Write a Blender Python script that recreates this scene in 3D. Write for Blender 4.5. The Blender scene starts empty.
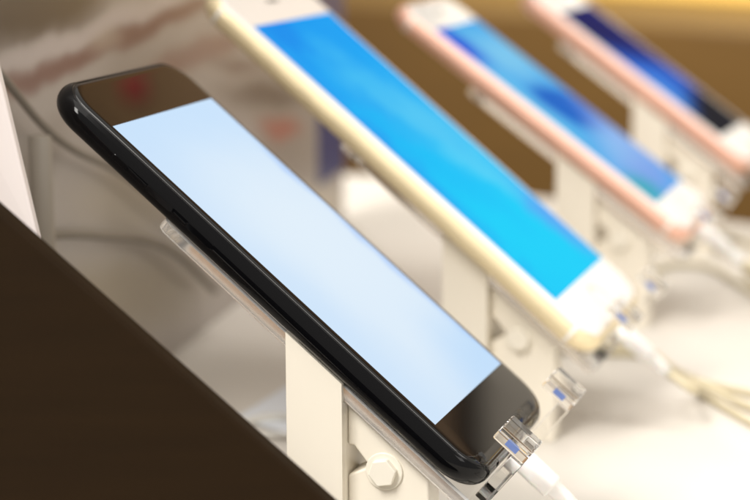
import bpy, bmesh, math, random
from mathutils import Vector, Matrix
random.seed(4)
SC = bpy.context.scene
MM = 0.001
# ------------------------------------------------------------------ camera
F, CH = 1924.7, 178.0                      # focal length in photo pixels, camera height over the table (mm)
RT = Vector((.999996, -.000610, -.002852)) # camera right / down / forward in world axes
DN = Vector((-.002917, -.209174, -.977874))
FW = Vector((0, .977878, -.209175))
def ray(u, v): return RT * ((u - 375) / F) + DN * ((v - 250) / F) + FW
def at(u, v, z): return ray(u, v) * z + Vector((0, 0, CH))          # point seen at photo pixel (u,v), z mm deep
def on_z(u, v, h=0.0):                                             # point on a horizontal level
    r = ray(u, v); return r * ((h - CH) / r.z) + Vector((0, 0, CH))
def on_plane(u, v, p, n):
    r = ray(u, v); o = Vector((0, 0, CH)); return o + r * ((p - o).dot(n) / r.dot(n))

cam = bpy.data.cameras.new('camera'); co = bpy.data.objects.new('camera', cam); SC.collection.objects.link(co)
up, bk = -DN, -FW
co.matrix_world = Matrix(((RT.x, up.x, bk.x, 0), (RT.y, up.y, bk.y, 0), (RT.z, up.z, bk.z, CH * MM), (0, 0, 0, 1)))
cam.sensor_width = 36; cam.lens = F / 750 * 36; cam.clip_start = .01; cam.clip_end = 60
cam.dof.use_dof = True; cam.dof.focus_distance = .447; cam.dof.aperture_fstop = 10.5
SC.camera = co
# ------------------------------------------------------------------ light
w = bpy.data.worlds.new('World'); SC.world = w; w.use_nodes = True
bg = w.node_tree.nodes['Background']; bg.inputs[0].default_value = (1.0, .95, .88, 1); bg.inputs[1].default_value = 0.62
def area(name, loc, target, sx, sy, power, col):
    l = bpy.data.lights.new(name, 'AREA'); l.shape = 'RECTANGLE'; l.size = sx; l.size_y = sy; l.energy = power; l.color = col
    o = bpy.data.objects.new(name, l); SC.collection.objects.link(o); o.location = loc
    o.rotation_euler = (Vector(target) - Vector(loc)).to_track_quat('-Z', 'Y').to_euler(); return o
area('unseen_lamp', (-.22, .3, 2.1), (.0, .65, 0), 2.0, 2.0, 32, (1, .96, .905))  # unseen soft overhead light, added to lift the table
area('unseen_lamp', (-.75, -.45, 1.45), (-.05, .6, .05), .7, .7, 40, (1, .965, .92))  # unseen fill added behind the camera for the posts' near faces
area('unseen_lamp', (1.3, -.25, .9), (.1, .7, .05), .6, .6, 4, (1, .965, .92))  # weak unseen fill added from the right
area('unseen_lamp', (-.25, 2.1, .9), (1.2, 2.4, .4), .5, .5, 42, (1, .93, .80))  # unseen light added to brighten the far wall
for dx in (0, .22):                                   # two unseen strip lights added for the black phone's edge highlight
    t = area('rim_light', (.77 - dx * .6, .4 - dx, 1.6), (0, .5, .2), 1.3, .05, 3.2, (1, .965, .92))
    t.data.size_y = .11
    zz = (Vector((.77, .4, 1.6)) - Vector((0, .5, .2))).normalized(); xx = Vector((-.94, .33, 0)); xx = (xx - zz * xx.dot(zz)).normalized(); yy = zz.cross(xx)
    t.rotation_euler = Matrix((xx, yy, zz)).transposed().to_euler()
SC.view_settings.view_transform = 'Standard'; SC.view_settings.look = 'None'; SC.view_settings.exposure = 0; SC.view_settings.gamma = 1
SC.render.engine = 'CYCLES'
SC.cycles.max_bounces = 14; SC.cycles.transmission_bounces = 12; SC.cycles.glossy_bounces = 6

# ------------------------------------------------------------------ materials
def lin(r, g, b):
    f = lambda c: (c / 255 / 12.92) if c / 255 <= .04045 else ((c / 255 + .055) / 1.055) ** 2.4
    return (f(r), f(g), f(b), 1)
def mat(name, col, rough=.4, metal=0, coat=0, noise=0, scale=60, bump=0, emit=None, trans=0, ior=1.5, sss=0, spec=.5):
    m = bpy.data.materials.new(name); m.use_nodes = True; nt = m.node_tree; b = nt.nodes['Principled BSDF']
    b.inputs['Base Color'].default_value = col; b.inputs['Roughness'].default_value = rough
    b.inputs['Metallic'].default_value = metal; b.inputs['Coat Weight'].default_value = coat; b.inputs['Coat Roughness'].default_value = .03
    b.inputs['Transmission Weight'].default_value = trans; b.inputs['IOR'].default_value = ior
    b.inputs['Specular IOR Level'].default_value = spec
    if sss:
        b.inputs['Subsurface Weight'].default_value = sss; b.inputs['Subsurface Scale'].default_value = .004
    tc = nt.nodes.new('ShaderNodeTexCoord')
    if noise:
        n = nt.nodes.new('ShaderNodeTexNoise'); n.inputs['Scale'].default_value = scale; n.inputs['Detail'].default_value = 5
        nt.links.new(tc.outputs['Object'], n.inputs['Vector'])
        mx = nt.nodes.new('ShaderNodeMix'); mx.data_type = 'RGBA'
        mx.inputs[6].default_value = tuple(c * (1 - noise) for c in col[:3]) + (1,)
        mx.inputs[7].default_value = tuple(min(1, c * (1 + noise)) for c in col[:3]) + (1,)
        nt.links.new(n.outputs[0], mx.inputs[0]); nt.links.new(mx.outputs[2], b.inputs['Base Color'])
        mr = nt.nodes.new('ShaderNodeMapRange'); mr.inputs[3].default_value = rough * .8; mr.inputs[4].default_value = min(1, rough * 1.25)
        nt.links.new(n.outputs[0], mr.inputs[0]); nt.links.new(mr.outputs[0], b.inputs['Roughness'])
    if bump:
        n2 = nt.nodes.new('ShaderNodeTexNoise'); n2.inputs['Scale'].default_value = 2500; nt.links.new(tc.outputs['Object'], n2.inputs['Vector'])
        bp = nt.nodes.new('ShaderNodeBump'); bp.inputs['Strength'].default_value = bump; bp.inputs['Distance'].default_value = .0002
        nt.links.new(n2.outputs[0], bp.inputs['Height']); nt.links.new(bp.outputs[0], b.inputs['Normal'])
    return m
def picture(name, base, layers, emit=0.0, rough=.3, warp=(0, 30)):
    """layered soft ellipses in the object's own xy (mm): (cx, cy, rx, ry, degrees, softness, colour, amount)"""
    m = bpy.data.materials.new(name); m.use_nodes = True; nt = m.node_tree; N = nt.nodes; Lk = nt.links; b = N['Principled BSDF']
    tc = N.new('ShaderNodeTexCoord'); sc = N.new('ShaderNodeVectorMath'); sc.operation = 'SCALE'; sc.inputs['Scale'].default_value = 1000
    Lk.new(tc.outputs['Object'], sc.inputs[0]); vec = sc.outputs[0]
    if warp[0]:
        nz = N.new('ShaderNodeTexNoise'); nz.inputs['Scale'].default_value = 1 / warp[1]; nz.inputs['Detail'].default_value = 3; Lk.new(vec, nz.inputs['Vector'])
        s1 = N.new('ShaderNodeVectorMath'); s1.operation = 'SUBTRACT'; Lk.new(nz.outputs['Color'], s1.inputs[0]); s1.inputs[1].default_value = (.5, .5, .5)
        s2 = N.new('ShaderNodeVectorMath'); s2.operation = 'SCALE'; s2.inputs['Scale'].default_value = warp[0]; Lk.new(s1.outputs[0], s2.inputs[0])
        ad = N.new('ShaderNodeVectorMath'); ad.operation = 'ADD'; Lk.new(vec, ad.inputs[0]); Lk.new(s2.outputs[0], ad.inputs[1]); vec = ad.outputs[0]
    cur = None
    for cx, cy, rx, ry, deg, soft, col, amt in layers:
        a = math.radians(deg)
        mp = N.new('ShaderNodeMapping'); mp.vector_type = 'TEXTURE'
        mp.inputs['Location'].default_value = (cx, cy, 0); mp.inputs['Rotation'].default_value = (0, 0, a); mp.inputs['Scale'].default_value = (rx, ry, 1e6)
        Lk.new(vec, mp.inputs[0])
        ln = N.new('ShaderNodeVectorMath'); ln.operation = 'LENGTH'; Lk.new(mp.outputs[0], ln.inputs[0])
        r = N.new('ShaderNodeMapRange'); r.interpolation_type = 'SMOOTHSTEP'
        r.inputs[1].default_value = 1 + soft; r.inputs[2].default_value = max(0, 1 - soft); r.inputs[3].default_value = 0; r.inputs[4].default_value = amt
        Lk.new(ln.outputs['Value'], r.inputs[0])
        mx = N.new('ShaderNodeMix'); mx.data_type = 'RGBA'; Lk.new(r.outputs[0], mx.inputs[0])
        if cur is None: mx.inputs[6].default_value = base
        else: Lk.new(cur, mx.inputs[6])
        mx.inputs[7].default_value = col; cur = mx.outputs[2]
    b.inputs['Roughness'].default_value = rough
    if emit:
        b.inputs['Specular IOR Level'].default_value = .1; b.inputs['IOR'].default_value = 1.03
        b.inputs['Base Color'].default_value = (0.01, .01, .012, 1)
        Lk.new(cur, b.inputs['Emission Color']); b.inputs['Emission Strength'].default_value = emit
    else: Lk.new(cur, b.inputs['Base Color'])
    return m

M = {}
M['jet'] = mat('jet black polish', (.0025, .0025, .003, 1), .07, ior=1.28)
M['blackglass'] = mat('black cover glass', (.004, .004, .004, 1), .025, 0, 0, ior=1.52)
M['gasket'] = mat('edge gasket', (.012, .011, .011, 1), .25)
M['whiteglass'] = mat('white cover glass', (.82, .81, .79, 1), .05, 0, .3)
M['gold'] = mat('gold aluminium', (.86, .73, .47, 1), .34, .35, noise=.06)
M['rose'] = mat('rose gold aluminium', (.86, .51, .39, 1), .36, .4, noise=.06)
M['bandw'] = mat('antenna plastic', (.85, .82, .76, 1), .45)
M['dark'] = mat('dark slot', (.01, .01, .01, 1), .5)
M['steel'] = mat('button ring', (.6, .55, .5, 1), .3, .9)
M['acrylic'] = mat('clear acrylic', (.985, .985, .98, 1), .012, trans=1, ior=1.47)
M['sawn'] = mat('sawn acrylic edge', (.97, .95, .94, 1), .2, trans=.6, ior=1.3, noise=.05, scale=400)
M['post'] = mat('ivory acrylic post', (.86, .80, .685, 1), .35, noise=.02, scale=25)
M['edge'] = mat('polished acrylic edge', (.93, .90, .88, 1), .12, trans=.8, ior=1.4)
M['bolt'] = mat('ivory bolt', (.86, .81, .70, 1), .35, noise=.05)
M['table'] = mat('white laminate', (.69, .655, .60, 1), .38, noise=.035, scale=9, bump=.12)
M['plug'] = mat('white plug plastic', (.86, .85, .83, 1), .28, sss=.15)
M['cable'] = mat('cream cable', (.56, .49, .33, 1), .35, noise=.05)
M['cablew'] = mat('white cable', (.68, .66, .61, 1), .35, noise=.04)
M['cableg'] = mat('grey cable', (.19, .165, .135, 1), .5, noise=.08)
M['blue'] = mat('blue mark', (.13, .19, .42, 1), .4, noise=.15, scale=900)
M['patch'] = mat('cool white patch', (.80, .84, .90, 1), .5, noise=.02)
M['paleboard'] = mat('pale pinkish board', (.66, .60, .58, 1), .55, noise=.04, scale=20)
M['dim'] = mat('dim grey paint', (.30, .26, .21, 1), .6)
M['red'] = mat('red lacquer', (.22, .008, .006, 1), .4)
M['pale'] = mat('pale grey plaster', (.38, .35, .31, 1), .6, noise=.05, scale=4)

def wood(name, c1, c2, rough=.4, sc=(3, 40, 3), detail=6):
    m = bpy.data.materials.new(name); m.use_nodes = True; nt = m.node_tree; b = nt.nodes['Principled BSDF']; b.inputs['Roughness'].default_value = rough
    tc = nt.nodes.new('ShaderNodeTexCoord'); mp = nt.nodes.new('ShaderNodeMapping'); mp.inputs['Scale'].default_value = sc
    n = nt.nodes.new('ShaderNodeTexNoise'); n.inputs['Detail'].default_value = detail; n.inputs['Scale'].default_value = 4
    nt.links.new(tc.outputs['Object'], mp.inputs[0]); nt.links.new(mp.outputs[0], n.inputs['Vector'])
    mx = nt.nodes.new('ShaderNodeMix'); mx.data_type = 'RGBA'; mx.inputs[6].default_value = c1; mx.inputs[7].default_value = c2
    nt.links.new(n.outputs[0], mx.inputs[0]); nt.links.new(mx.outputs[2], b.inputs['Base Color'])
    bp = nt.nodes.new('ShaderNodeBump'); bp.inputs['Strength'].default_value = .15; bp.inputs['Distance'].default_value = .0003
    nt.links.new(n.outputs[0], bp.inputs['Height']); nt.links.new(bp.outputs[0], b.inputs['Normal'])
    return m
M['darkwood'] = wood('dark brown laminate', (.010, .0048, .0010, 1), (.0145, .0070, .0016, 1), .6, (6, 6, 60))
M['darkwood'].node_tree.nodes['Principled BSDF'].inputs['Specular IOR Level'].default_value = .08
M['cabwood'] = wood('brown cabinet wood', (.072, .035, .004, 1), (.115, .058, .008, 1), .45, (1, 1, 9))
M['upwood'] = wood('upper cabinet wood', (.11, .055, .014, 1), (.15, .078, .022, 1), .5, (1, 1, 6))
M['ochre'] = wood('ochre wall wood', (.90, .55, .11, 1), (.92, .62, .17, 1), .5, (1, 1, 6))

# ------------------------------------------------------------------ mesh helpers (all sizes in mm)
def link(o): SC.collection.objects.link(o); return o
def obj(name, bm, m, parent=None, smooth=False, bevel=0):
    bmesh.ops.recalc_face_normals(bm, faces=bm.faces[:])
    bmesh.ops.scale(bm, vec=(MM, MM, MM), verts=bm.verts[:])
    me = bpy.data.meshes.new(name); bm.to_mesh(me); bm.free(); me.materials.append(m)
    if smooth:
        for p in me.polygons: p.use_smooth = True
    o = link(bpy.data.objects.new(name, me))
    if parent: o.parent = parent
    if bevel:
        b = o.modifiers.new('bevel', 'BEVEL'); b.width = bevel * MM; b.segments = 3; b.limit_method = 'ANGLE'
    return o
def tag(o, label=None, cat=None, group=None, kind=None):
    for k, v in (('label', label), ('category', cat), ('group', group), ('kind', kind)):
        if v: o[k] = v
    return o
def empty(name, mtx): 
    o = link(bpy.data.objects.new(name, None)); o.empty_display_size = .02; o.matrix_world = mtx; return o
def frame(p, x, y, z):   # world matrix from a point (mm) and three axes
    return Matrix(((x.x, y.x, z.x, p.x * MM), (x.y, y.y, z.y, p.y * MM), (x.z, y.z, z.z, p.z * MM), (0, 0, 0, 1)))
def box(bm, x0, x1, y0, y1, z0, z1):
    v = [bm.verts.new((x, y, z)) for x in (x0, x1) for y in (y0, y1) for z in (z0, z1)]
    for f in ((0, 1, 3, 2), (4, 6, 7, 5), (0, 4, 5, 1), (2, 3, 7, 6), (0, 2, 6, 4), (1, 5, 7, 3)): bm.faces.new([v[i] for i in f])
    return bm
def B(*a): return box(bmesh.new(), *a)
def prism(bm, A, C):     # two matching outlines (lists of Vectors) joined by a skin
    a = [bm.verts.new(p) for p in A]; c = [bm.verts.new(p) for p in C]; n = len(a)
    bm.faces.new(a); bm.faces.new(c[::-1])
    for i in range(n): bm.faces.new((a[i], c[i], c[(i + 1) % n], a[(i + 1) % n]))
    return bm
def rrect(w, h, r, inset, z, n=14, sub=True):
    hw, hh = w / 2 - inset, h / 2 - inset; r = max(.3, r - inset); P = []
    for cx, cy, a0 in ((hw - r, hh - r, 0), (-hw + r, hh - r, 90), (-hw + r, -hh + r, 180), (hw - r, -hh + r, 270)):
        for i in range(n + 1):
            a = math.radians(a0 + 90 * i / n); P.append((cx + r * math.cos(a), cy + r * math.sin(a), z))
    Q = []
    for i, p in enumerate(P):                     # extra points along the straight sides keep the shading even
        q = P[(i + 1) % len(P)]; Q.append(p)
        if i % (n + 1) == n and sub:
            Q += [tuple(p[k] + (q[k] - p[k]) * t for k in range(3)) for t in (.01, .04, .12, .25, .4, .6, .75, .88, .96, .99)]
    return Q
def rings(bm, rs, cap0=True, cap1=True):
    prev = None; first = None
    for P in rs:
        cur = [bm.verts.new(p) for p in P]
        if prev:
            for i in range(len(P)): bm.faces.new((prev[i], prev[(i + 1) % len(P)], cur[(i + 1) % len(P)], cur[i]))
        else: first = cur
        prev = cur
    if cap0: bm.faces.new(first)
    if cap1: bm.faces.new(prev[::-1])
    return bm
def smooth_path(pts, n=10):
    P = [Vector(p) for p in pts]; P = [P[0] * 2 - P[1]] + P + [P[-1] * 2 - P[-2]]; out = []
    for i in range(1, len(P) - 2):
        for k in range(n):
            t = k / n; a, b, c, d = P[i - 1:i + 3]
            out.append(.5 * ((2 * b) + (c - a) * t + (2 * a - 5 * b + 4 * c - d) * t * t + (3 * b - a - 3 * c + d) * t ** 3))
    out.append(P[-2]); return out
def tube(pts, r, seg=12, n=10, radii=None):
    P = smooth_path(pts, n) if n > 1 else [Vector(p) for p in pts]
    bm = bmesh.new(); rs = []; up = Vector((0, 0, 1)); 
    for i, p in enumerate(P):
        t = (P[min(i + 1, len(P) - 1)] - P[max(i - 1, 0)]).normalized()
        s = t.cross(up); s = s.normalized() if s.length > .05 else Vector((1, 0, 0)); q = s.cross(t).normalized()
        rr = r if radii is None else radii[i]
        rs.append([p + (s * math.cos(a) + q * math.sin(a)) * rr for a in [2 * math.pi * k / seg for k in range(seg)]])
    return rings(bm, rs)

# ------------------------------------------------------------------ the setting
tp = [on_z(344, 178) + Vector((-160, 60, 0)), Vector((0, 1024, 0)), on_z(740, 222), Vector((420, 720, 0)), Vector((700, 420, 0)), Vector((700, 60, 0)), Vector((-300, 60, 0)), Vector((-300, 900, 0))]
bm = prism(bmesh.new(), tp, [p - Vector((0, 0, 30)) for p in tp])
tag(obj('display_table', bm, M['table'], bevel=1.5), 'white laminate display table carrying the row of phones', 'table')
bm = B(-1500, 6000, -1500, 6500, -760, -740)
tag(obj('floor', bm, M['cabwood']), kind='structure')
# wooden cabinet behind and ochre wall over it: the cabinet's top edge falls to the right in the photo
ca, cb = at(430, 6, 2750), at(760, 34, 2420); cd = (cb - ca); cd.z = 0; cd.normalize(); cn = Vector((-cd.y, cd.x, 0))
c0 = Vector((ca.x, ca.y, 0)) - cd * 900; c1 = Vector((ca.x, ca.y, 0)) + cd * 2400; ztop = (ca.z + cb.z) / 2
def slab(p, q, z0, z1, th, name, m, bevel=0):
    a = [Vector((p.x, p.y, z0)), Vector((q.x, q.y, z0)), Vector((q.x, q.y, z1)), Vector((p.x, p.y, z1))]
    return obj(name, prism(bmesh.new(), a, [v + cn * th for v in a]), m, bevel=bevel)
tag(slab(c0, c1, -739, ztop, 420, 'cabinet', M['cabwood'], 4), 'long brown wooden cabinet standing behind the white table', 'cabinet')
tag(slab(c0 + cn * 425, c1 + cn * 425, -739, 70, 30, 'wooden_wainscot', M['ochre']), 'ochre wooden wainscot rising above the brown cabinet', 'wainscot')
tag(slab(c0 + cn * 440, c1 + cn * 440, 70.5, 2100, 30, 'plaster_wall', M['pale']), 'pale plaster wall over the ochre wainscot', 'wall')
tag(slab(c0 + cn * 330, c1 + cn * 330, 742, 2000, 90, 'wall_cabinet', M['upwood'], 4), 'dark wooden wall cabinet seen mirrored in the black phone', 'cabinet')

# rear panel standing on the table behind the phone tops, blurred reflections painted on
pa, pb = on_z(182, 348), on_z(344, 218); pd = (pb - pa).normalized(); pn = Vector((pd.y, -pd.x, 0))   # pn faces the phones
def pan(u, v):
    p = on_plane(u, v, pb, pn); return ((p - pb).dot(pd), p.z)
def stroke(u0, v0, u1, v1, wd, soft, col, amt=1.0):
    a, b = pan(u0, v0), pan(u1, v1); dx, dy = b[0] - a[0], b[1] - a[1]
    s = abs(pan((u0 + u1) / 2, (v0 + v1) / 2 + wd / 2)[1] - pan((u0 + u1) / 2, (v0 + v1) / 2 - wd / 2)[1]) / 2
    return ((a[0] + b[0]) / 2, (a[1] + b[1]) / 2, math.hypot(dx, dy) / 2, s, math.degrees(math.atan2(dy, dx)), soft, col, amt)
PL = [  # soft strokes: blurred reflections and far things painted in, plus print marks
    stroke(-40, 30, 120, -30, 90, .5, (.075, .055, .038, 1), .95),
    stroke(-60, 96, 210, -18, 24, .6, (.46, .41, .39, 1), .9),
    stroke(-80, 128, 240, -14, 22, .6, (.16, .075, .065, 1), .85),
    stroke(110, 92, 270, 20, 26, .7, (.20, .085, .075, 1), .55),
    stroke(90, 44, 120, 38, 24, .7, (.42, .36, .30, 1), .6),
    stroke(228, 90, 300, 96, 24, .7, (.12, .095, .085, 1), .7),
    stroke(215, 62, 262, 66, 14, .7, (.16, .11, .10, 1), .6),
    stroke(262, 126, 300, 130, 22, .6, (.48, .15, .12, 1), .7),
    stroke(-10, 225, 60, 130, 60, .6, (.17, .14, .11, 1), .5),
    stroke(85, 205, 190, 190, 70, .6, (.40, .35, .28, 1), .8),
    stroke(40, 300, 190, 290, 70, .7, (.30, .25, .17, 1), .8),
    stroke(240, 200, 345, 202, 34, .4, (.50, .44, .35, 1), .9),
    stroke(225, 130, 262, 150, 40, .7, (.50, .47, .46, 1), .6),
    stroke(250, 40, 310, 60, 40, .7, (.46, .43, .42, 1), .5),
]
pm = picture('grey panel with painted reflections', (.37, .335, .31, 1), PL, rough=.35, warp=(10, 35))
root = empty('rear_panel', frame(pb, pd, Vector((0, 0, 1)), pn))
tag(root, 'grey-beige rear panel with navy end strip standing behind the phone tops', 'rear panel')
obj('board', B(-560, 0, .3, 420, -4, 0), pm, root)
xa = pan(318, 150)[0]; z0 = pan(330, 177)[1]
obj('navy_strip', B(xa, -.4, z0, 419, 0.05, .6), mat('navy print', (.03, .045, .17, 1), .4, noise=.1, scale=40), root)
# vertical pale rod and dark cables in front of the board
p0 = on_plane(42, 150, pb + pn * 9, pn); p1 = on_plane(42, 236, pb + pn * 9, pn); m_ = (p0 + p1) / 2
bm = tube([(m_.x, m_.y, 0.1), (m_.x, m_.y, p0.z + 4)], 3.2, n=1)
tag(obj('slim_post', bm, M['dim'], smooth=True), 'slim pale vertical post in front of the rear panel at far left', 'post')
pts = [on_plane(u, v, pb + pn * 6, pn) for u, v in ((-20, 50), (12, 88), (42, 124), (75, 150), (120, 172), (165, 205), (215, 240))]
tag(obj('dark_cable', tube(pts, 1.2), M['cableg'], smooth=True), 'dark cable hanging in a slope behind the black phone', 'cable', None)
pts = [on_plane(u, v, pb + pn * 6, pn) for u, v in ((0, 250), (25, 241), (60, 234), (100, 235), (145, 240), (180, 256), (215, 290))]
tag(obj('dark_cable', tube(pts, 1.5), M['cableg'], smooth=True), 'dark cable curving level low on the rear panel, below the sloping one', 'cable')

# near boards at lower left
P = [at(-60, 159, 398), at(0, 212, 398), at(325, 500, 398), at(520, 673, 398), at(520, 712, 398), at(-60, 712, 398)]
P[4].z = P[5].z = .2
bm = prism(bmesh.new(), P, [p + Vector((0, 7, 0)) for p in P])
tag(obj('sloped_side_board', bm, M['darkwood'], bevel=.8), 'dark brown board with a sloping top edge, nearest to the viewer', 'board')
P = [at(-14, 20, 426), at(38, 238, 426), at(130, 610, 426), at(-70, 610, 426), at(-80, 20, 426)]
P[2].z = P[3].z = .2
bm = prism(bmesh.new(), P, [p + Vector((0, 4, 0)) for p in P])
tag(obj('leaning_panel', bm, M['paleboard'], bevel=.5), 'pale pinkish white panel showing just behind the dark brown board', 'panel')

# ------------------------------------------------------------------ the phones
POSE = [  # bottom-edge centre relative to camera (mm), short axis, long axis
    ((35.7, 449.73, -143.78), (.32027, .94724, -.0126), (-.73046, .2554, .63341)),
    ((76.68, 574.37, -144.47), (.31138, .95002, -.02243), (-.73063, .25443, .6336)),
    ((124.61, 712.13, -141.05), (.31028, .95044, -.01978), (-.76754, .26274, .58469)),
    ((170.9, 835.51, -135.96), (.3725, .92796, -.01159), (-.75856, .31165, .57225))]
SIZE = [(67.1, 138.3, 7.3, 10.5, 58.5, 104), (77.9, 158.2, 7.4, 11, 68.4, 121.7), (67.1, 138.3, 7.2, 10.5, 58.5, 104), (58.6, 123.8, 7.6, 9, 50, 88.5)]
def axes(i):
    b, s, l = POSE[i]; s = Vector(s).normalized(); l = Vector(l); l = (l - s * l.dot(s)).normalized(); n = s.cross(l)
    return Vector(b) + Vector((0, 0, CH)), s, l, n

def make_phone(i, name, label, frame_m, glass_m, screen_m, square=False, bands=None, home=True):
    b, s, l, n = axes(i); W_, H_, T, R, sw, sh = SIZE[i]
    root = empty(name, frame(b + l * (H_ / 2), s, l, n)); tag(root, label, 'smartphone')
    r = T / 2; rs = []
    if square:
        prof = [(1.5, -.55), (.75, -.5), (0, -1.2), (0, -T + 1.1), (.6, -T + .4), (.8, -T)]
    else:
        prof = [(2.6, -.9), (2.1, -.66), (1.9, -.50), (1.7, -.46)] + [(r * (1 - math.cos(math.radians(a))), -r + r * math.sin(math.radians(a))) for a in range(56, -91, -8)]
    for ins, z in prof: rs.append(rrect(W_, H_, R, ins, z))
    body = obj('body', rings(bmesh.new(), rs), frame_m, root, smooth=True)
    gi = .85 if square else 2.05
    g = [rrect(W_, H_, R, gi + .1, -.9)] + [rrect(W_, H_, R, gi + d, z) for d, z in ((0, -.66), (.06, -.58), (.2, -.46), (.42, -.33), (.7, -.22), (1.0, -.14), (1.35, -.07), (1.75, -.025), (2.1, -.005), (2.4, 0))]
    bm = rings(bmesh.new(), g)
    obj('front_glass', bm, glass_m, root, smooth=True)
    bm = bmesh.new(); vs = [bm.verts.new(v) for v in ((-sw / 2, -sh / 2, .05), (sw / 2, -sh / 2, .05), (sw / 2, sh / 2, .05), (-sw / 2, sh / 2, .05))]; bm.faces.new(vs)
    vb = [bm.verts.new((v.co.x, v.co.y, -.02)) for v in vs]
    for k in range(4): bm.faces.new((vs[k], vb[k], vb[(k + 1) % 4], vs[(k + 1) % 4]))
    obj('screen', bm, screen_m, root)
    hy = -(H_ / 2 + sh / 2) / 2
    if home:
        bm = bmesh.new(); q = []
        for rr, z in ((5.6, .0), (5.5, .09), (5.15, .09), (5.05, .0)): q.append([(rr * math.cos(a), hy + rr * math.sin(a), z) for a in [2 * math.pi * k / 40 for k in range(40)]])
        rings(bm, q, False, False); obj('home_button', bm, M['steel'], root, smooth=True)
    if home:
        obj('earpiece', rings(bmesh.new(), [[(x, y - hy, z) for x, y, z in rrect(10, 1.3, .6, 0, zz, 5)] for zz in (-.05, .04)]), M['dark'], root)
    # buttons on the near long side
    for nm, y, ln in (('mute_switch', H_ / 2 - 25, 5), ('volume_button', H_ / 2 - 38, 9), ('volume_button', H_ / 2 - 51, 9)):
        x0 = -W_ / 2
        q = [[(x0 + dx, y + yy, -T / 2 + zz) for yy, zz, _ in rrect(ln * k, 1.5 * k, .7 * k, 0, 0, 5)] for dx, k in ((.5, 1), (-.04, 1), (-.12, .9))]
        obj(nm, rings(bmesh.new(), q), frame_m, root, smooth=False)
    if bands:
        for y in (H_ / 2 - 8.5, -H_ / 2 + 8.5):      # plastic line running over the near side
            q = [[(-W_ / 2 + ins - .07 * (1 - ins / T), y + k, z + (.06 if z > -T / 2 else -.06)) for ins, z in prof[3:]] for k in (-.55, .55)]
            bm = bmesh.new(); a, c = [[bm.verts.new(p) for p in Q] for Q in q]
            for k in range(len(a) - 1): bm.faces.new((a[k], a[k + 1], c[k + 1], c[k]))
            obj('antenna_band', bm, bands, root, smooth=True)
    return root

S1 = picture('pale blue screen', lin(222, 238, 252), [
    (0, 52, 60, 22, 0, .9, lin(196, 226, 255), .75), (-29, -20, 14, 70, 0, .9, lin(200, 226, 252), .6), (22, -50, 26, 16, 20, .9, lin(190, 222, 253), .8),
    (8, 5, 22, 30, 30, .9, lin(230, 243, 253), .6), (30, 0, 3, 60, 0, .9, lin(150, 190, 250), .6)], emit=.97, rough=.12, warp=(14, 30))
S2 = picture('cyan screen', lin(16, 178, 247), [
    (0, 62, 60, 26, 0, .9, lin(10, 158, 244), .9), (-20, 60, 14, 10, 20, .9, lin(10, 140, 238), .8), (0, -45, 60, 40, 0, .8, lin(0, 212, 252), .95),
    (14, 8, 16, 30, 35, .9, lin(90, 205, 246), .75), (-6, -8, 10, 24, 20, .9, lin(0, 195, 250), .6), (30, -40, 9, 16, 0, .8, lin(90, 168, 246), .9), (2, 32, 7, 14, 35, .9, lin(60, 190, 246), .6), (16, -14, 6, 12, 40, .9, lin(90, 215, 250), .6), (-14, 22, 6, 16, 30, .9, lin(30, 170, 245), .6),
    (-32, 10, 5, 50, 0, .9, lin(30, 155, 243), .6)], emit=.97, rough=.15, warp=(26, 13))
S3 = picture('blue wallpaper screen', lin(70, 172, 236), [
    (-24, 44, 13, 15, 30, .6, lin(0, 55, 215), 1), (-8, 50, 8, 10, 0, .8, lin(90, 190, 235), .6), (10, 30, 22, 14, 0, .8, lin(130, 205, 240), .8),
    (8, -2, 25, 14, -20, .3, lin(0, 100, 200), 1), (-24, 5, 8, 20, 0, .8, lin(110, 200, 240), .7), (10, -28, 30, 14, 10, .7, lin(150, 192, 242), .8),
    (24, -22, 10, 20, 0, .8, lin(150, 176, 240), .5), (0, -42, 26, 10, 0, .8, lin(130, 160, 234), .7), (-22, -46, 13, 9, 0, .7, lin(60, 172, 190), .95)], emit=.97, rough=.15, warp=(10, 20))
S4 = picture('navy wallpaper screen', lin(4, 6, 120), [
    (-8, 30, 30, 24, 0, .8, lin(4, 6, 84), .95), (-4, -4, 34, 12, -30, .8, lin(30, 96, 205), 1), (-18, -14, 12, 14, 0, .8, lin(70, 150, 236), .9), (12, -10, 8, 10, 0, .8, lin(40, 96, 200), .7),
    (4, -38, 60, 17, 14, .45, lin(4, 5, 18), 1)], emit=.97, rough=.15, warp=(8, 20))
make_phone(0, 'black_phone', 'glossy black smartphone with a pale white-blue screen, nearest in the row', M['jet'], M['blackglass'], S1, home=False)
make_phone(1, 'gold_phone', 'large gold smartphone with white face and bright cyan screen', M['gold'], M['whiteglass'], S2, bands=M['bandw'])
make_phone(2, 'rose_gold_phone', 'rose gold smartphone with light blue and lavender wallpaper, between the gold one and the farthest', M['rose'], M['whiteglass'], S3, bands=M['bandw'])
make_phone(3, 'small_rose_gold_phone', 'small rose gold smartphone with navy and black wallpaper, farthest in the row', M['rose'], M['whiteglass'], S4, square=True, bands=M['bandw'])

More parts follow.
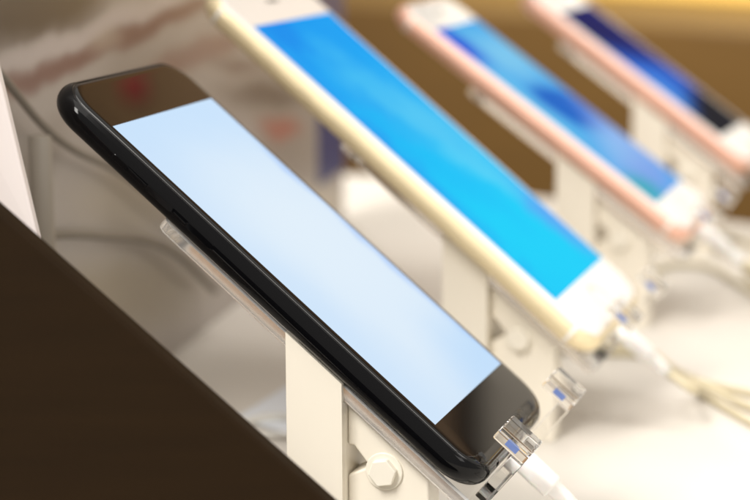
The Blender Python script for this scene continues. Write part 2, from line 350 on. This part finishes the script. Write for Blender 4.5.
# ------------------------------------------------------------------ the stands
STL = ['clear acrylic stand with ivory post under the black phone', 'clear acrylic stand with ivory post under the large gold phone',
       'clear acrylic stand with ivory post under the phone with lavender wallpaper', 'clear acrylic stand with ivory post under the farthest small phone']
def make_stand(i):
    b, s, l, n = axes(i); T = SIZE[i][2]
    s_h = Vector((s.x, s.y, 0)).normalized(); c = Vector((s_h.y, -s_h.x, 0))     # c: rightwards, away from the phone top
    org = Vector((b.x, b.y, 0))
    root = empty('phone_stand', Matrix.Translation(org * MM)); tag(root, STL[i], 'phone stand', 'acrylic stands holding the phones')
    def L(x, y, z): return b + s * x + l * y + n * z - org                        # phone coordinates, y from the phone's bottom edge
    def lbox(x0, x1, y0, y1, z0, z1):
        return prism(bmesh.new(), [L(x0, y0, z0), L(x1, y0, z0), L(x1, y1, z0), L(x0, y1, z0)], [L(x0, y0, z1), L(x1, y0, z1), L(x1, y1, z1), L(x0, y1, z1)])
    zt, zb = -T - .9, -T - 4.2; X0, X1 = -29.5, 27.5
    # back plate: rounded slab
    A = []; 
    for cx, cy, a0 in ((X1 - 3, 95, 0), (X0 + 3, 95, 90)):
        for k in range(7):
            a = math.radians(a0 + 15 * k); A.append((cx + 3 * math.cos(a), cy + 3 * math.sin(a)))
    A += [(X0, -3.8), (X1, -3.8)]
    plate = obj('back_plate', prism(bmesh.new(), [L(x, y, zt) for x, y in A], [L(x, y, zb) for x, y in A]), M['acrylic'], root, bevel=.55)
    sawn = [o for o in root.children]
    # bottom ledge: a U that leaves the socket free
    U = [(-22, zb - .2), (35, zb - .2), (35, 4.2), (25.5, 4.2), (25.5, zt + .6), (-12.5, zt + .6), (-12.5, 4.2), (-22, 4.2)]
    obj('bottom_ledge', prism(bmesh.new(), [L(x, -4.0, z) for x, z in U], [L(x, -.5, z) for x, z in U]), M['acrylic'], root, bevel=.3)
    for hx in (-17.0, 30.5):
        h = obj('hook', lbox(hx - 4.9, hx + 4.9, -3.9, 5.6, 4.25, 8.3), M['acrylic'], root, bevel=.5)
        obj('blue_mark', lbox(hx - 5.2, hx - 4.95, -1.0, 2.4, 5.2, 6.8), M['blue'], h)  # small blue mark on the hook's near side
    for o in sawn:                                  # the cut faces are matt, the faces of the sheet are clear
        o.data.materials.append(M['sawn']); o.data.materials.append(M['edge']); o.modifiers['bevel'].material = 1; nn = n if o.name.startswith('back') else l
        for p in o.data.polygons:
            if abs(p.normal.dot(nn)) < .5: p.material_index = 2
    # post: its top follows the plate, its foot stands on the table
    def at_y(y, x=X0 - 1.5, z=zb - .12): return L(x, y, z)
    tA, tB = at_y(54.5), at_y(36.5); uz = Vector((0, 0, (n * (T + 3.6 - T + .0)).z))
    lift = Vector((0, 0, 3.8 / n.z))                                 # from under the plate up to the phone's back
    foot = [Vector((tB.x, tB.y, .05)), Vector((tA.x, tA.y, .05))]
    bm = prism(bmesh.new(), [tA + lift, tB + lift] + foot, [p + s_h * 1.3 for p in [tA + lift, tB + lift] + foot])
    prism(bm, [p + s_h * 1.0 + Vector((0, 0, dz)) for p, dz in ((tA, -.1), (tB, -.1), (foot[0], .02), (foot[1], .02))], [p + s_h * 34 + Vector((0, 0, dz)) for p, dz in ((tA, -.6), (tB, -.6), (foot[0], .02), (foot[1], .02))])
    obj('post', bm, M['post'], root)
    # bracket beside it, notched, carrying the bolt
    o2 = s_h * 4; wd = 20; slope = (tA.z - tB.z) / (tA - tB).to_2d().length
    g = tB + o2 + c * .05
    A = [g + Vector((0, 0, -1.0)), g + c * wd + Vector((0, 0, -slope * wd - 1.0)), Vector(((g + c * wd).x, (g + c * wd).y, .05)), Vector((g.x, g.y, .05)),
         g + Vector((0, 0, -18.5)), g + c * 5.5 + Vector((0, 0, -16)), g + c * 1.5 + Vector((0, 0, -11)), g + Vector((0, 0, -11))]
    br = obj('bracket', prism(bmesh.new(), A, [p + s_h * 9 for p in A]), M['post'], root, bevel=.5)
    ctr = tB + c * 9.2 + o2; ctr.z = tB.z - 16.6
    for rr, k, d in ((4.6, 24, .5), (3.5, 6, 2.2)):
        a = [ctr - s_h * .05 + (c * math.cos(t) + Vector((0, 0, math.sin(t)))) * rr for t in [2 * math.pi * q / k + .2 for q in range(k)]]
        obj('bolt' if k == 6 else 'washer', prism(bmesh.new(), a, [p - s_h * d for p in a]), M['bolt'], br, bevel=.3)
    return root
for i in range(4): make_stand(i)

# ------------------------------------------------------------------ charging cables
CL = ['white charging cable plugged into the black phone', 'white charging cable plugged into the large gold phone',
      'white charging cable plugged into the phone with lavender wallpaper', 'white charging cable plugged into the farthest small phone']
def make_charger(i, path):
    b, s, l, n = axes(i); T = SIZE[i][2]; zc = -T / 2
    root = empty('charging_cable', frame(b, s, l, n)); tag(root, CL[i], 'cable', 'charging cables of the phones')
    q = []
    for y, w_, h_ in ((-.25, 2.6, 1.4), (-.6, 3.7, 2.3), (-1.0, 3.9, 2.5), (-12.5, 3.9, 2.5), (-13.2, 3.6, 2.3), (-13.4, 2.2, 2.0), (-17, 2.0, 1.9), (-21, 1.6, 1.6)):
        q.append([(w_ * math.copysign(abs(math.cos(a)) ** .6, math.cos(a)), y, zc + h_ * math.copysign(abs(math.sin(a)) ** .6, math.sin(a))) for a in [2 * math.pi * k / 28 for k in range(28)]])
    obj('plug', rings(bmesh.new(), q), M['plug'], root, smooth=True)
    inv = root.matrix_world.inverted()
    st = b + l * -20.5 + n * zc; st2 = b + l * -32 + n * zc + Vector((0, 0, 2))
    pts = [inv @ (p * MM) / MM for p in [st, st2] + path]
    obj('cord', tube(pts, 1.35), M['cable'] if i else M['cablew'], root, smooth=True)
def T_(u, v, h=1.5): return on_z(u, v, h)
make_charger(0, [T_(600, 560, 6), T_(660, 600, 1.6), T_(760, 640, 1.6), T_(900, 600, 1.6)])
make_charger(1, [T_(690, 378, 8), T_(720, 394, 4), T_(752, 408, 1.6), T_(830, 440, 1.6)])
make_charger(2, [T_(745, 272, 7), T_(775, 300, 1.6), T_(840, 330, 1.6)])
make_charger(3, [T_(790, 226, 6), T_(830, 240, 1.6), T_(900, 250, 1.6)])
def loose(label, pts, r=1.4, m='cable'):
    tag(obj('security_cable', tube(pts, r), M[m], smooth=True), label, 'cable', 'loose cables lying on the white table')
loose('cream cable running from under the gold phone to the right edge', [T_(520, 300, 14), T_(528, 322, 8), T_(548, 344, 2), T_(590, 352, 1.5), T_(645, 356, 1.5), T_(690, 378, 1.5), T_(725, 388, 1.5), T_(760, 396, 1.5), T_(840, 420, 1.5)], 1.3)
loose('cream cable lying behind the lavender wallpaper phone\'s plug', [T_(600, 255), T_(640, 272), T_(675, 264), T_(712, 268), T_(752, 292), T_(800, 320)], 1.3)
loose('cream cable at the far right beyond the small phone\'s plug', [T_(640, 205, 12), T_(680, 214, 6), T_(720, 232, 1.6), T_(752, 246, 1.6), T_(800, 262, 1.6)], 1.3)
loose('pale cable curving over the table left of the nearest post', [T_(215, 440), T_(245, 423), T_(285, 418), T_(330, 432), T_(360, 470), T_(395, 500), T_(440, 520)], 1.5, 'cablew')
loose('thin pale cable just below the one left of the nearest post', [T_(222, 455), T_(250, 440), T_(285, 436), T_(325, 452), T_(350, 500)], 1.0, 'cablew')
loose('cream cable looping down behind the gold phone\'s post', [T_(512, 292, 30), T_(522, 318, 18), T_(540, 336, 8), T_(575, 346, 3), T_(615, 346, 1.5), T_(650, 352, 1.4), T_(700, 392, 1.4), T_(760, 428, 1.4)], 1.2)
loose('white cable curving under the lower end of the black phone', [T_(352, 500, 1.4), T_(362, 470, 3), T_(380, 455, 6), T_(402, 462, 5), T_(416, 490, 2), T_(424, 530, 1.2)], 1.1, 'cablew')
loose('cream cable leaving the frame between the two rose phones\' plugs', [T_(650, 228, 10), T_(690, 238, 4), T_(722, 252, 1.6), T_(752, 268, 1.4), T_(800, 300, 1.4)], 1.2)
# bluish patch on the table
q = [T_(238, 418, .3), T_(320, 366, .3), T_(420, 380, .3), T_(300, 440, .3)]  # thin bluish slab lying flat
tag(obj('bluish_patch', prism(bmesh.new(), q, [p + Vector((0, 0, .5)) for p in q]), M['patch']), 'bluish white patch lying on the table behind the nearest post', 'patch')
# things on the far wall, seen only in the black glass
def wallthing(name, p, w_, h_, d, m, label, cat):
    q = p - cn * d; a = [q + cd * x + Vector((0, 0, z)) for x, z in ((-w_ / 2, -h_ / 2), (w_ / 2, -h_ / 2), (w_ / 2, h_ / 2), (-w_ / 2, h_ / 2))]
    tag(obj(name, prism(bmesh.new(), a, [v + cn * (d - 1) for v in a]), m, bevel=3), label, cat)

wallthing('red_sign', c0 + cn * 330 + cd * 1462 + Vector((0, 0, 1222)), 46, 46, 14, M['red'], 'small red sign on the wall cabinet, mirrored in the top of the black phone', 'sign')
